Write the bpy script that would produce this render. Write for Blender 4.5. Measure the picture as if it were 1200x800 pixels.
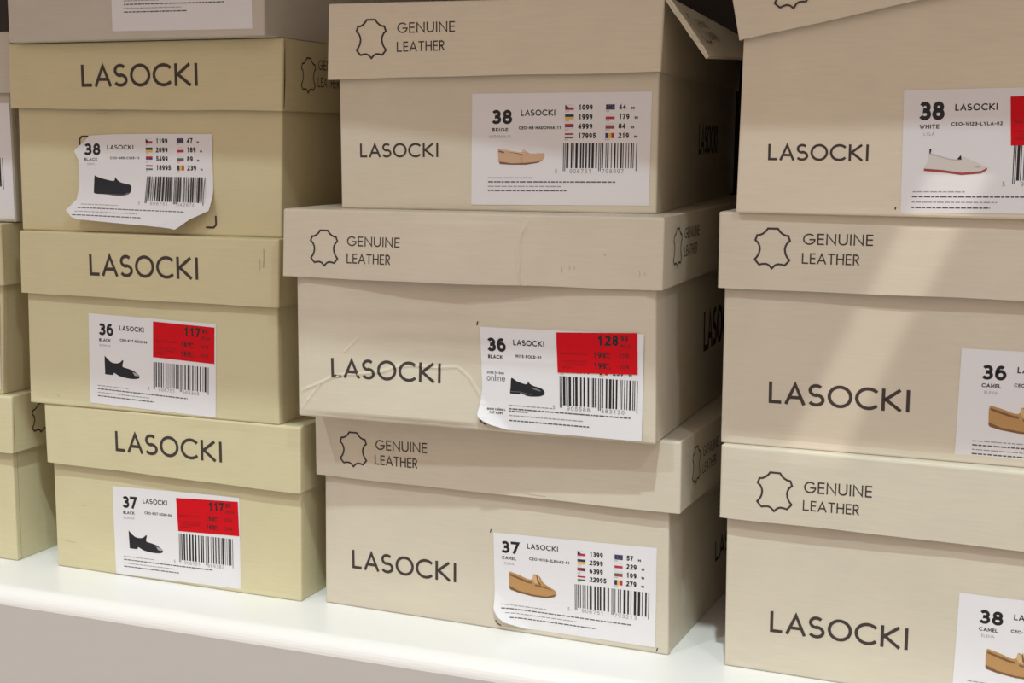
import bpy, bmesh, math, random
from mathutils import Vector, Matrix
from mathutils.geometry import tessellate_polygon

S = bpy.context.scene
for o in list(bpy.data.objects):
    bpy.data.objects.remove(o)
COL = S.collection

# ------------------------------------------------------------------ camera
CX, CY, CZ, YAW, PITCH, ROLL, FPX = 0.16347, -0.66074, 0.25816, 0.38177, 0.14264, 0.00393, 1650.39
cam = bpy.data.cameras.new('camera')
cam.sensor_fit = 'HORIZONTAL'; cam.sensor_width = 36.0; cam.lens = FPX / 1200 * 36.0
cam.clip_start = 0.02
co = bpy.data.objects.new('camera', cam); COL.objects.link(co)
fw = Vector((-math.sin(YAW) * math.cos(PITCH), math.cos(YAW) * math.cos(PITCH), -math.sin(PITCH)))
rt = Vector((math.cos(YAW), math.sin(YAW), 0)); up = rt.cross(fw)
c_, s_ = math.cos(ROLL), math.sin(ROLL)
r2, u2 = c_ * rt + s_ * up, -s_ * rt + c_ * up
co.matrix_world = Matrix(((r2.x, u2.x, -fw.x, CX), (r2.y, u2.y, -fw.y, CY), (r2.z, u2.z, -fw.z, CZ), (0, 0, 0, 1)))
S.camera = co

# ------------------------------------------------------------------ light
S.view_settings.view_transform = 'Standard'
S.view_settings.look = 'None'
S.view_settings.exposure = 0.0
S.view_settings.gamma = 1.0
S.view_settings.use_curve_mapping = False
W_ = bpy.data.worlds.new('shop_ambient'); S.world = W_; W_.use_nodes = True
bg = W_.node_tree.nodes['Background']
bg.inputs[0].default_value = (1.0, .82, .715, 1); bg.inputs[1].default_value = .755


def spot(name, loc, target, power, color, radius=.03, angle=60, blend=.6):
    l = bpy.data.lights.new(name, 'SPOT'); l.energy = power; l.color = color
    l.shadow_soft_size = radius; l.spot_size = math.radians(angle); l.spot_blend = blend
    o = bpy.data.objects.new(name, l); COL.objects.link(o); o.location = loc
    o.rotation_euler = (Vector(target) - Vector(loc)).to_track_quat('-Z', 'Y').to_euler()
    return o


def area(name, loc, target, power, color, sx, sy):
    l = bpy.data.lights.new(name, 'AREA'); l.energy = power; l.color = color
    l.shape = 'RECTANGLE'; l.size = sx; l.size_y = sy
    o = bpy.data.objects.new(name, l); COL.objects.link(o); o.location = loc
    o.rotation_euler = (Vector(target) - Vector(loc)).to_track_quat('-Z', 'Y').to_euler()
    return o


TGT = (-0.15, 0, 0.12)
P_LEFT, P_STEEP, P_RIGHT = 54, 140, 44
C_LEFT, C_STEEP, C_RIGHT = (.80, .92, 1), (.80, .96, .97), (.80, .92, 1)
spot('ceiling_spot_left', (-0.85, -1.56, 2.2), TGT, P_LEFT, C_LEFT, .025)
spot('ceiling_spot_steep', (0.25, -0.955, 2.2), TGT, P_STEEP, C_STEEP, .025)
spot('ceiling_spot_right', (1.40, -1.56, 2.2), TGT, P_RIGHT, C_RIGHT, .025)


def shuttered_spot(name, loc, target, power, color, half_w, half_h, soft, roll=0.):
    """accent spotlight with framing shutters: a small rectangular beam"""
    o = spot(name, loc, target, power, color, .004, 12, .1)
    o.rotation_euler.rotate_axis('Z', math.radians(roll))
    bpy.context.view_layer.update()
    m = o.rotation_euler.to_matrix(); X, Y, Z = m.col[0], m.col[1], m.col[2]
    l = o.data; l.use_nodes = True; N = l.node_tree.nodes; K = l.node_tree.links
    em = N['Emission']; geo = N.new('ShaderNodeNewGeometry')

    def dot(v):
        d = N.new('ShaderNodeVectorMath'); d.operation = 'DOT_PRODUCT'; d.inputs[1].default_value = v
        K.new(geo.outputs['Incoming'], d.inputs[0]); return d.outputs['Value']

    def mth(op, a, b=None):
        n = N.new('ShaderNodeMath'); n.operation = op
        for i, q in enumerate((a, b)):
            if q is None: continue
            if isinstance(q, (int, float)): n.inputs[i].default_value = q
            else: K.new(q, n.inputs[i])
        return n.outputs[0]
    dz = dot(Z); f = None
    for ax, hw in ((X, half_w), (Y, half_h)):
        t = mth('ABSOLUTE', mth('DIVIDE', dot(ax), dz))
        r = N.new('ShaderNodeMapRange'); r.inputs[1].default_value = hw * (1 + soft); r.inputs[2].default_value = hw * (1 - soft)
        K.new(t, r.inputs[0]); f = r.outputs[0] if f is None else mth('MULTIPLY', f, r.outputs[0])
    K.new(f, em.inputs['Strength'])
    return o


shuttered_spot('accent_spot', (1.33, -1.30, 2.05), (.089, .0, .194), 120, (1, .94, .86), .0043, .0185, .20, -33)


# ------------------------------------------------------------------ materials
def mat(name, col, rough=.6, spec=.35):
    m = bpy.data.materials.new(name); m.use_nodes = True
    b = m.node_tree.nodes['Principled BSDF']
    b.inputs['Base Color'].default_value = (*col, 1); b.inputs['Roughness'].default_value = rough
    b.inputs['Specular IOR Level'].default_value = spec
    return m


def board_mat(name, col, rough=.5, bump=.12, streak=.05, scale=1.0, spec=.3):
    """coated board: fine horizontal fibre streaks, faint blotches, slight bump"""
    m = mat(name, col, rough, spec); nt = m.node_tree; N = nt.nodes; L = nt.links
    b = N['Principled BSDF']
    tc = N.new('ShaderNodeTexCoord')
    mp = N.new('ShaderNodeMapping'); mp.inputs['Scale'].default_value = (60 * scale, 60 * scale, 900 * scale)
    L.new(tc.outputs['Object'], mp.inputs[0])
    n1 = N.new('ShaderNodeTexNoise'); n1.inputs['Scale'].default_value = 1; n1.inputs['Detail'].default_value = 3
    L.new(mp.outputs[0], n1.inputs['Vector'])
    n2 = N.new('ShaderNodeTexNoise'); n2.inputs['Scale'].default_value = 28 * scale; n2.inputs['Detail'].default_value = 5
    L.new(tc.outputs['Object'], n2.inputs['Vector'])
    mx = N.new('ShaderNodeMath'); mx.operation = 'ADD'
    L.new(n1.outputs[0], mx.inputs[0]); L.new(n2.outputs[0], mx.inputs[1])
    mr = N.new('ShaderNodeMapRange'); mr.inputs[1].default_value = .6; mr.inputs[2].default_value = 1.4
    mr.inputs[3].default_value = 1 - streak; mr.inputs[4].default_value = 1 + streak
    L.new(mx.outputs[0], mr.inputs[0])
    vm = N.new('ShaderNodeVectorMath'); vm.operation = 'SCALE'; vm.inputs[0].default_value = col
    L.new(mr.outputs[0], vm.inputs['Scale']); L.new(vm.outputs[0], b.inputs['Base Color'])
    bp = N.new('ShaderNodeBump'); bp.inputs['Strength'].default_value = bump; bp.inputs['Distance'].default_value = .0004
    L.new(mx.outputs[0], bp.inputs['Height']); L.new(bp.outputs[0], b.inputs['Normal'])
    return m


def M(name, col, **k):
    return mat(name, col, **k)


INK = M('brown_black_print', (.058, .044, .041), rough=.55, spec=.2)
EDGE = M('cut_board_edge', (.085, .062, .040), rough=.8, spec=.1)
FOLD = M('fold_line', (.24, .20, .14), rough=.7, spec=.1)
SCUFF = M('scuffed_board', (.44, .37, .27), rough=.8, spec=.1)
PAPER = board_mat('label_paper', (.74, .73, .75), rough=.45, bump=.05, streak=.015)
BLK = M('label_black', (.014, .013, .016), rough=.5)
GRY = M('label_grey', (.30, .29, .30), rough=.5)
DGR = M('label_dark_grey', (.10, .095, .10), rough=.5)
LGT = M('label_light_grey', (.56, .55, .57), rough=.5)
RED = board_mat('sale_sticker_red', (.60, .005, .012), rough=.55, bump=.05, streak=.02, spec=.12)
DRED = M('sale_print_dark_red', (.16, .006, .010), rough=.5)
FR = M('flag_red', (.45, .03, .05)); FB = M('flag_blue', (.03, .03, .10)); FY = M('flag_yellow', (.70, .47, .06))
FG = M('flag_green', (.05, .16, .08)); FW = M('flag_white', (.70, .69, .70))
CAM = M('shoe_camel', (.46, .26, .10)); CAMD = M('shoe_camel_dark', (.20, .10, .045)); CAML = M('shoe_camel_light', (.60, .40, .21))
BEI = M('shoe_beige', (.58, .38, .25)); BEID = M('shoe_beige_dark', (.22, .10, .06)); BEIL = M('shoe_beige_light', (.68, .50, .37))
SHB = M('shoe_black', (.012, .013, .018)); SHG = M('shoe_grey_shine', (.16, .16, .18)); SHL = M('shoe_silver_tip', (.38, .37, .37))
SHW = M('shoe_white', (.66, .62, .58)); SHWD = M('shoe_white_shade', (.50, .46, .43)); SHR = M('shoe_sole_red', (.36, .06, .06))

# ------------------------------------------------------------------ tiny helpers
MM = .001


class MB:
    """collects vertices (mm, box space) and faces with a material each; build() links ONE mesh object"""

    def __init__(s):
        s.v = []; s.f = []; s.m = []; s.mats = []; s.sm = []

    def mi(s, m):
        if m not in s.mats: s.mats.append(m)
        return s.mats.index(m)

    def add(s, vs, fs, m, smooth=False):
        b = len(s.v); s.v += [tuple(x) for x in vs]; k = s.mi(m)
        for f in fs:
            s.f.append([b + i for i in f]); s.m.append(k); s.sm.append(smooth)

    def build(s, name, parent=None):
        me = bpy.data.meshes.new(name)
        me.from_pydata([(x * MM, y * MM, z * MM) for x, y, z in s.v], [], s.f)
        for m in s.mats: me.materials.append(m)
        for p, k, q in zip(me.polygons, s.m, s.sm):
            p.material_index = k; p.use_smooth = q
        me.update()
        o = bpy.data.objects.new(name, me); COL.objects.link(o)
        if parent: o.parent = parent
        return o


def thing(name, label, cat, loc=(0, 0, 0), yaw=0, group=None):
    o = bpy.data.objects.new(name, None); COL.objects.link(o); o.empty_display_size = .02
    o.location = loc; o.rotation_euler = (0, 0, yaw); o['label'] = label; o['category'] = cat
    if group: o['group'] = group
    return o


# ------------------------------------------------------------------ stroke lettering
def arc(cx, cy, rx, ry, a0, a1, n=14):
    return [(cx + rx * math.cos(math.radians(a0 + (a1 - a0) * i / n)), cy + ry * math.sin(math.radians(a0 + (a1 - a0) * i / n))) for i in range(n + 1)]


G = {}   # glyph: (width, [polylines]) for cap height 1
G['L'] = (.50, [[(0, 1), (0, 0), (.5, 0)]])
G['A'] = (.78, [[(0, 0), (.39, 1), (.78, 0)], [(.14, .30), (.64, .30)]])
G['S'] = (.58, [arc(.29, .745, .25, .255, 40, 270, 14) + arc(.29, .26, .29, .26, 85, -150, 14)])
G['O'] = (.98, [arc(.49, .5, .49, .5, 90, 450, 32)])
G['C'] = (.86, [arc(.49, .5, .49, .5, 42, 318, 28)])
G['K'] = (.66, [[(0, 1), (0, 0)], [(.62, 1), (.06, .48)], [(.10, .52), (.66, 0)]])
G['I'] = (0, [[(0, 0), (0, 1)]])
G['G'] = (.88, [arc(.46, .5, .46, .5, 42, 352, 28) + [(.915, .46), (.52, .46)]])
G['E'] = (.44, [[(.44, 1), (0, 1), (0, 0), (.44, 0)], [(0, .52), (.42, .52)]])
G['N'] = (.70, [[(0, 0), (0, 1), (.70, 0), (.70, 1)]])
G['U'] = (.64, [[(0, 1)] + arc(.32, .32, .32, .32, 180, 360, 16) + [(.64, 1)]])
G['T'] = (.56, [[(0, 1), (.56, 1)], [(.28, 1), (.28, 0)]])
G['H'] = (.62, [[(0, 0), (0, 1)], [(.62, 0), (.62, 1)], [(0, .52), (.62, .52)]])
G['R'] = (.48, [[(0, 0), (0, 1), (.20, 1)] + arc(.20, .745, .26, .255, 90, -90, 10) + [(0, .49)], [(.18, .49), (.48, 0)]])
G['B'] = (.52, [[(0, 0), (0, 1), (.25, 1)] + arc(.25, .76, .22, .24, 90, -90, 8) + [(0, .52)], [(.25, .52)] + arc(.25, .26, .27, .26, 90, -90, 8) + [(0, 0)]])
G['P'] = (.48, [[(0, 0), (0, 1), (.22, 1)] + arc(.22, .73, .26, .27, 90, -90, 10) + [(0, .46)]])
G['D'] = (.66, [[(0, 0), (0, 1), (.2, 1)] + arc(.2, .5, .46, .5, 90, -90, 14) + [(0, 0)]])
G['W'] = (.94, [[(0, 1), (.24, 0), (.47, 1), (.70, 0), (.94, 1)]])
G['M'] = (.76, [[(0, 0), (0, 1), (.38, .25), (.76, 1), (.76, 0)]])
G['F'] = (.44, [[(.44, 1), (0, 1), (0, 0)], [(0, .52), (.40, .52)]])
G['Y'] = (.66, [[(0, 1), (.33, .48), (.66, 1)], [(.33, .48), (.33, 0)]])
G['J'] = (.40, [[(.40, 1)] + arc(.20, .22, .20, .22, 0, -170, 8)])
G['Z'] = (.56, [[(0, 1), (.56, 1), (0, 0), (.56, 0)]])
G['V'] = (.68, [[(0, 1), (.34, 0), (.68, 1)]])
G['0'] = (.50, [arc(.25, .5, .25, .5, 90, 450, 22)])
G['1'] = (.50, [[(.08, .78), (.30, 1), (.30, 0)]])
G['2'] = (.50, [arc(.25, .73, .24, .27, 165, -35, 12) + [(0, 0), (.5, 0)]])
G['3'] = (.50, [arc(.24, .755, .22, .245, 155, -88, 12) + arc(.24, .265, .26, .265, 88, -155, 12)])
G['4'] = (.52, [[(.40, 0), (.40, 1), (0, .27), (.52, .27)]])
G['5'] = (.50, [[(.45, 1), (.10, 1), (.05, .50)] + arc(.24, .32, .26, .32, 125, -155, 14)])
G['6'] = (.50, [arc(.26, .5, .25, .5, 55, 180, 10) + arc(.255, .32, .245, .32, 180, 540, 20)])
G['7'] = (.50, [[(0, 1), (.5, 1), (.17, 0)]])
G['8'] = (.50, [arc(.25, .755, .205, .245, 90, 450, 18), arc(.25, .27, .25, .27, 90, 450, 18)])
G['9'] = (.50, [arc(.245, .68, .245, .32, 0, 360, 20) + arc(.24, .5, .25, .5, 0, -125, 10)])
G['-'] = (.26, [[(0, .40), (.26, .40)]])
G['.'] = (.02, [[(0, 0), (.02, 0)]])
G['%'] = (.8, [arc(.16, .78, .14, .2, 90, 450, 10), arc(.64, .22, .14, .2, 90, 450, 10), [(.66, 1), (.14, 0)]])
G['o'] = (.52, [arc(.26, .32, .26, .32, 90, 450, 18)])
G['n'] = (.42, [[(0, .64), (0, 0)], [(0, .38)] + arc(.21, .42, .21, .22, 170, 0, 8) + [(.42, 0)]])
G['l'] = (0, [[(0, 0), (0, 1)]])
G['i'] = (0, [[(0, 0), (0, .64)], [(0, .84), (0, .86)]])
G['e'] = (.5, [[(.01, .34), (.5, .34)] + arc(.25, .32, .25, .32, 5, 320, 14)])
G['s'] = (.32, [arc(.16, .48, .14, .15, 40, 270, 8) + arc(.16, .165, .16, .165, 85, -150, 8)])
G['c'] = (.44, [arc(.26, .32, .26, .32, 45, 315, 12)])
G['a'] = (.5, [arc(.25, .32, .25, .32, 0, 360, 14), [(.5, .64), (.5, 0)]])
G['t'] = (.26, [[(.11, .9), (.11, 0), (.24, 0)], [(0, .64), (.26, .64)]])
G['b'] = (.5, [arc(.25, .32, .25, .32, 0, 360, 14), [(0, 1), (0, 0)]])
G['u'] = (.42, [[(0, .64)] + arc(.21, .22, .21, .22, 180, 360, 8) + [(.42, .64)], [(.42, .64), (.42, 0)]])
G['y'] = (.46, [[(0, .64), (.24, 0)], [(.46, .64), (.12, -.3)]])
G['m'] = (.7, [[(0, .64), (0, 0)], arc(.175, .44, .175, .2, 180, 0, 6) + [(.35, 0)], arc(.525, .44, .175, .2, 180, 0, 6) + [(.7, 0)]])
G['r'] = (.26, [[(0, .64), (0, 0)], [(0, .36)] + arc(.22, .42, .2, .22, 180, 80, 6)])
G['f'] = (.26, [[(.1, 0), (.1, .8), (.16, .98), (.26, 1)], [(0, .64), (.26, .64)]])
G['z'] = (.38, [[(0, .64), (.38, .64), (0, 0), (.38, 0)]])


def stroke(pts, w, closed=False, cap=True):
    """polyline -> list of quads (mitred joins)"""
    p = [Vector(q) for q in pts]
    if (p[0] - p[-1]).length < 1e-6 and len(p) > 2:
        closed = True; p = p[:-1]
    n = len(p); h = w / 2; lft = []; rgt = []
    if not closed and n > 1:
        d = p[0] - p[1]
        if d.length > 1.05 * w: p[0] = p[0] + d.normalized() * h
        d = p[-1] - p[-2]
        if d.length > 1.05 * w: p[-1] = p[-1] + d.normalized() * h
    for i in range(n):
        a = p[i - 1] if (i > 0 or closed) else None
        b = p[(i + 1) % n] if (i < n - 1 or closed) else None
        d0 = (p[i] - a).normalized() if a is not None else None
        d1 = (b - p[i]).normalized() if b is not None else None
        d0 = d0 or d1; d1 = d1 or d0
        t = d0 + d1
        t = t.normalized() if t.length > 1e-6 else d1
        nv = Vector((-t.y, t.x)); n0 = Vector((-d0.y, d0.x))
        k = min(h / max(nv.dot(n0), .35), 2.2 * h)
        lft.append(p[i] + nv * k); rgt.append(p[i] - nv * k)
    q = []
    for i in range(n if closed else n - 1):
        j = (i + 1) % n
        q.append([lft[i], rgt[i], rgt[j], lft[j]])
    return q


def text_quads(s, h, sw, gap=.16, width=None):
    """stroke lettering; origin at left baseline; sw = stroke / cap height"""
    k = (1 - sw)
    adv = []; x = 0
    for ch in s:
        if ch == ' ': x += .34; continue
        w, pl = G[ch]
        adv.append((x, w, pl)); x += w * k + sw + gap
    tot = (x - gap) * h
    sx = (width / tot) if width else 1
    out = []
    for x0, w, pl in adv:
        for line in pl:
            pts = [((x0 + sw / 2 + a * k) * h * sx, (sw / 2 + b * k) * h) for a, b in line]
            out += stroke(pts, sw * h)
    return out, tot * sx


def split_quads(qs, step):
    """cut long strokes so that they can follow a dented face"""
    out = []
    for a, b, c, d in qs:
        n = max(1, int(math.ceil(max((c - b).length, (d - a).length) / step)))
        for i in range(n):
            t0, t1 = i / n, (i + 1) / n
            out.append([a.lerp(d, t0), b.lerp(c, t0), b.lerp(c, t1), a.lerp(d, t1)])
    return out


def hide_icon(w, h):
    """outline of a tanned hide, centred at the origin"""
    R = [(0, .5), (.145, .5)]
    R += [(.20, .43), (.28, .37), (.36, .335), (.45, .325)]
    R += [(.47, .27), (.5, .20)]
    R += [(.42, .14), (.375, .06), (.36, -.02), (.38, -.12), (.43, -.21), (.5, -.285)]
    R += [(.44, -.35), (.37, -.415)]
    R += [(.27, -.395), (.17, -.39), (.09, -.42), (0, -.5)]
    Lp = [(-a, b) for a, b in reversed(R[1:-1])]
    return [(a * w, b * h) for a, b in R + Lp] + [(0, .5 * h)]


# ------------------------------------------------------------------ boxes
def plan_loop(u0, u1, v0, v1, r, du, dv, notch, seam=.9):
    """plan outline, counter-clockwise; returns (u, v)"""
    P = []

    def lin(a, b, step):
        n = max(1, int(round(math.hypot(b[0] - a[0], b[1] - a[1]) / step)))
        return [(a[0] + (b[0] - a[0]) * i / n, a[1] + (b[1] - a[1]) * i / n) for i in range(n)]

    P += lin((u0 + r, v0), (u1 - r, v0), du)
    P += arc(u1 - r, v0 + r, r, r, -90, 0, 3)
    if notch:
        P += [(u1, v0 + r + notch), (u1 - 1.3, v0 + r + notch + .1), (u1 - 1.3, v0 + r + notch + seam * .7)]
        P += lin((u1 - .5, v0 + r + notch + seam), (u1 - .5, v1 - r), dv)
    else:
        P += lin((u1, v0 + r + .3), (u1, v1 - r), dv)
    P += arc(u1 - r, v1 - r, r, r, 0, 90, 3)
    P += lin((u1 - r - .3, v1), (u0 + r, v1), dv)
    P += arc(u0 + r, v1 - r, r, r, 90, 180, 3)
    P += lin((u0, v1 - r - .3), (u0, v0 + r + .3), dv)
    P += arc(u0 + r, v0 + r, r, r, 180, 270, 3)[:-1]
    return P


def sweep(loop, levels, warp, m, cap_lo=False, cap_hi=False, bounds=None):
    """levels: (z, inset).  warp(u, v, z) -> point"""
    mb = MB(); u0, u1, v0, v1 = bounds; n = len(loop); vs = []
    for z, ins in levels:
        for u, v in loop:
            uu = min(max(u, u0 + ins), u1 - ins); vv = min(max(v, v0 + ins), v1 - ins)
            vs.append(warp(uu, vv, z))
    fs = []
    for k in range(len(levels) - 1):
        for i in range(n):
            j = (i + 1) % n
            fs.append([k * n + i, k * n + j, (k + 1) * n + j, (k + 1) * n + i])
    if cap_lo: fs.append([i for i in reversed(range(n))])
    if cap_hi: fs.append([(len(levels) - 1) * n + i for i in range(n)])
    mb.add(vs, fs, m, smooth=False)
    return mb


def frange(a, b, step):
    n = max(1, int(round((b - a) / step)))
    return [a + (b - a) * i / n for i in range(n + 1)]


def bil(c, s, t):
    """bilinear of corner offsets c = TL, TR, BL, BR; s 0..1 left-right, t 0..1 bottom-top"""
    return tuple((c[2][k] * (1 - s) + c[3][k] * s) * (1 - t) + (c[0][k] * (1 - s) + c[1][k] * s) * t for k in (0, 1))


class Box:
    D = 285.

    def __init__(b, x, y, z, yaw, W, Hb, Hl, ol, orr, dl, lidc=None, bodyc=None, col=None, disp=None, ldisp=None,
                 fine=2.5, lfine=2.5, seam=.9, label='', seed=0, lid_tilt=0, flap=False, full=None, lid_mat=None, group=None):
        b.W, b.Hb, b.Hl, b.ol, b.orr, b.dl = W, Hb, Hl, ol, orr, dl
        rnd = random.Random(seed)
        ph = [rnd.uniform(0, 6.28) for _ in range(6)]
        base = lambda u, z: .25 * math.sin(u * .021 + ph[0]) + .2 * math.sin(u * .05 + z * .04 + ph[1])
        b.disp = (lambda u, z: base(u, z) + disp(u, z)) if disp else base
        lb = lambda u, z: .25 * math.sin(u * .019 + ph[2]) + .15 * math.sin(u * .06 + ph[3])
        b.ldisp = (lambda u, z: lb(u, z) + ldisp(u, z)) if ldisp else lb
        b.root = thing('shoe_box', label, 'shoe box', (x, y, z), math.radians(yaw), group)
        b.mat = col; b.lmat = lid_mat or col
        # body, open at the top
        full = full or Hb + Hl - 2.2
        bc = b.bc = bodyc or [(0, 0)] * 4

        def warp(u, v, z):
            s = u / W; t = min(z / Hb, 1.1); o = bil(bc, s, t)
            fade = max(0, 1 - abs(v) / 4.)
            edge = min(1, max(0, u / 5.)) * min(1, max(0, (W - u) / 5.)) * min(1, z / 4.)
            return (u + o[0], v - b.disp(u, z) * fade * edge, max(0, z + o[1] * t))

        lev = [(0, 1.0), (.3, .3), (1.0, 0)] + [(zz, 0) for zz in frange(1.0 + fine, full, fine)]
        mb = sweep(plan_loop(0, W, 0, b.D, 1.1, fine, 25, 2.6), lev, warp, col, cap_lo=True, bounds=(0, W, 0, b.D))
        b.body_mb = mb
        # lid, open at the bottom
        lc = b.lc = lidc or [(0, 0)] * 4
        U0, U1, V0, V1 = -ol, W + orr, -dl, b.D + dl
        zt = Hb + Hl; ta = math.radians(lid_tilt); ca, sa = math.cos(ta), math.sin(ta)

        def tilt(u, z):
            du, dz = u - U0, z - Hb
            return U0 + ca * du - sa * dz, Hb + sa * du + ca * dz
        b.tilt = tilt

        def lwarp(u, v, z):
            s = (u - U0) / (U1 - U0); t = (z - Hb) / Hl; o = bil(lc, s, t)
            fade = max(0, 1 - abs(v - V0) / 4.)
            edge = min(1, max(0, (u - U0) / 5.)) * min(1, max(0, (U1 - u) / 5.)) * min(1, (zt - z) / 6.)
            wob = .25 * (1 - t) * math.sin(u * .07 + ph[4]) * math.sin(u * .023 + ph[5])
            uu, zz = tilt(u + o[0], z + o[1] * (1 - .0 * t) + wob)
            return (uu, v - b.ldisp(u, z) * fade * edge, zz)
        lev = [(zz, 0) for zz in frange(Hb, zt - 1.2, lfine)] + [(zt - .35, .25), (zt, 1.1)]
        loop = plan_loop(U0, U1, V0, V1, 1.1, lfine, 25, .7, seam)
        b.bounds = (U0, U1, V0, V1)
        if flap:
            loop = [p for p in loop if not (p[0] > U1 - .8 and p[1] > V0 + 1.2 and p[1] < V1 - 2)]
            mb = MB(); n = len(loop); vs = []
            for z, ins in lev:
                for u, v in loop:
                    vs.append(lwarp(min(max(u, U0 + ins), U1 - ins), min(max(v, V0 + ins), V1 - ins), z))
            k0 = max(i for i in range(n) if loop[i][1] < V0 + 1.3 and loop[i][0] > U1 - 2)
            fs = [[k * n + i, k * n + (i + 1) % n, (k + 1) * n + (i + 1) % n, (k + 1) * n + i] for k in range(len(lev) - 1) for i in range(n) if i != k0]
            fs.append([(len(lev) - 1) * n + i for i in range(n)])
            mb.add(vs, fs, b.lmat)
            b.lid_mb = mb
        else:
            b.lid_mb = sweep(loop, lev, lwarp, b.lmat, cap_hi=True, bounds=b.bounds)

    # -- printing; coordinates in mm measured on the flat front of the body or lid
    def body_print(b, quads, m, off=.10):
        for q in quads:
            b.body_mb.add([(p.x, -off - b.disp(p.x, p.y), p.y) for p in q], [[0, 1, 2, 3]], m)

    def lid_print(b, quads, m, off=.10, tilted=False):
        for q in quads:
            b.lid_mb.add([(p.x, -b.dl - off - b.ldisp(p.x, p.y), p.y) for p in q], [[0, 1, 2, 3]], m)

    def side_print(b, quads, m, lid=True):
        U = b.W + (b.orr if lid else 0) - .5 + .12
        off = lambda z: bil(b.lc, 1, (z - b.Hb) / b.Hl)[0] if lid else bil(b.bc, 1, min(z / b.Hb, 1.1))[0]
        for q in quads:
            (b.lid_mb if lid else b.body_mb).add([(U + off(p.y), p.x, p.y) for p in q], [[0, 1, 2, 3]], m)

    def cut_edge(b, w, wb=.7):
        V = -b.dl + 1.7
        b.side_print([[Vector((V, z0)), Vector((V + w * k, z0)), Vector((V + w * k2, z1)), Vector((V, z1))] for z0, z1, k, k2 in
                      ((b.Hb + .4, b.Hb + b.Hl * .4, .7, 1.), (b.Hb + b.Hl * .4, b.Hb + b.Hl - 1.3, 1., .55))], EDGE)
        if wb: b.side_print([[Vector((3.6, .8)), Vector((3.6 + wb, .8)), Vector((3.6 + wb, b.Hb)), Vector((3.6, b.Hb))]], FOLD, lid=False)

    def scuff(b, marks, lid):
        for u0, z0, u1, z1, w in marks:
            (b.lid_print if lid else b.body_print)(stroke([(u0, z0), ((u0 + u1) / 2 + .3, (z0 + z1) / 2 - .2), (u1, z1)], w), SCUFF, off=.06)

    def wordmark(b, bl, br, h, lid, step=6):
        """the seven letter name, from bottom-left to bottom-right"""
        qs = word(NAME_, bl, br, h)
        qs = split_quads(qs, step)
        (b.lid_print if lid else b.body_print)(qs, INK)

    def leather_mark(b, ic, g1, g2):
        """ic: left, right, top, bottom; g1/g2: left, right, base, base right, cap height"""
        qs = [[p + Vector(((ic[0] + ic[1]) / 2, (ic[2] + ic[3]) / 2)) for p in q] for q in stroke(hide_icon(ic[1] - ic[0] - .8, ic[2] - ic[3] - .8), .92)]
        for s, g in (('GENUINE', g1), ('LEATHER', g2)):
            qs += word2(s, (g[0], g[2]), (g[1], g[3]), g[4], .125)
        b.lid_print(qs, INK)

    def side_leather(b, ic, x2, lines):
        qs = [[p + Vector(((ic[0] + ic[1]) / 2, (ic[2] + ic[3]) / 2)) for p in q] for q in stroke(hide_icon(ic[1] - ic[0] - .8, ic[2] - ic[3] - .8), .92)]
        for s, (zb, w) in zip(('GENUINE', 'LEATHER'), lines):
            qs += word2(s, (x2, zb), (x2 + w, zb), 5.5, .12)
        b.side_print(qs, INK)

    def finish(b):
        o = b.body_mb.build('tray', b.root); l = b.lid_mb.build('lid', b.root)
        b.tray, b.lid = o, l
        return b


NAME_ = 'LASOCKI'
ADV = {'L': .57, 'A': .90, 'S': .77, 'O': 1.08, 'C': 1.02, 'K': .84, 'I': .15}
GAPS = [.156, .095, .12, .11, .115, .2, 0]


def place(qs, bl, br, w):
    d = Vector((br[0] - bl[0], br[1] - bl[1])); d = d / w
    return [[Vector((bl[0] + p.x * d.x, bl[1] + p.x * d.y + p.y)) for p in q] for q in qs]


def word(s, bl, br, h, sw=.148):
    qs = []; x = 0; tot = sum(ADV[c] for c in s) + sum(GAPS[:-1])
    for c, g in zip(s, GAPS):
        w, pl = G[c]; W = ADV[c]
        for line in pl:
            sx = (W - sw) / w if w else 1
            ov = .03 if c in 'SOC' else 0
            pts = [((x + sw / 2 + a * sx) * h, (sw / 2 - ov / 2 + e * (1 - sw + ov)) * h) for a, e in line]
            qs += stroke(pts, sw * h)
        x += W + g
    k = math.hypot(br[0] - bl[0], br[1] - bl[1]) / (tot * h)
    qs = [[Vector((p.x * k, p.y)) for p in q] for q in qs]
    return place(qs, bl, br, tot * h * k)


def word2(s, bl, br, h, sw):
    w = math.hypot(br[0] - bl[0], br[1] - bl[1])
    qs, tot = text_quads(s, h, sw, gap=.13, width=w)
    return place(qs, bl, br, w)


# ------------------------------------------------------------------ labels
def smooth_poly(pts, n=5):
    out = []; N = len(pts)
    for i in range(N):
        p0, p1, p2, p3 = (Vector(pts[(i + k - 1) % N]) for k in range(4))
        for j in range(n):
            t = j / n
            out.append(.5 * ((2 * p1) + (p2 - p0) * t + (2 * p0 - 5 * p1 + 4 * p2 - p3) * t * t + (3 * p1 - p0 - 3 * p2 + p3) * t ** 3))
    return out


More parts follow.
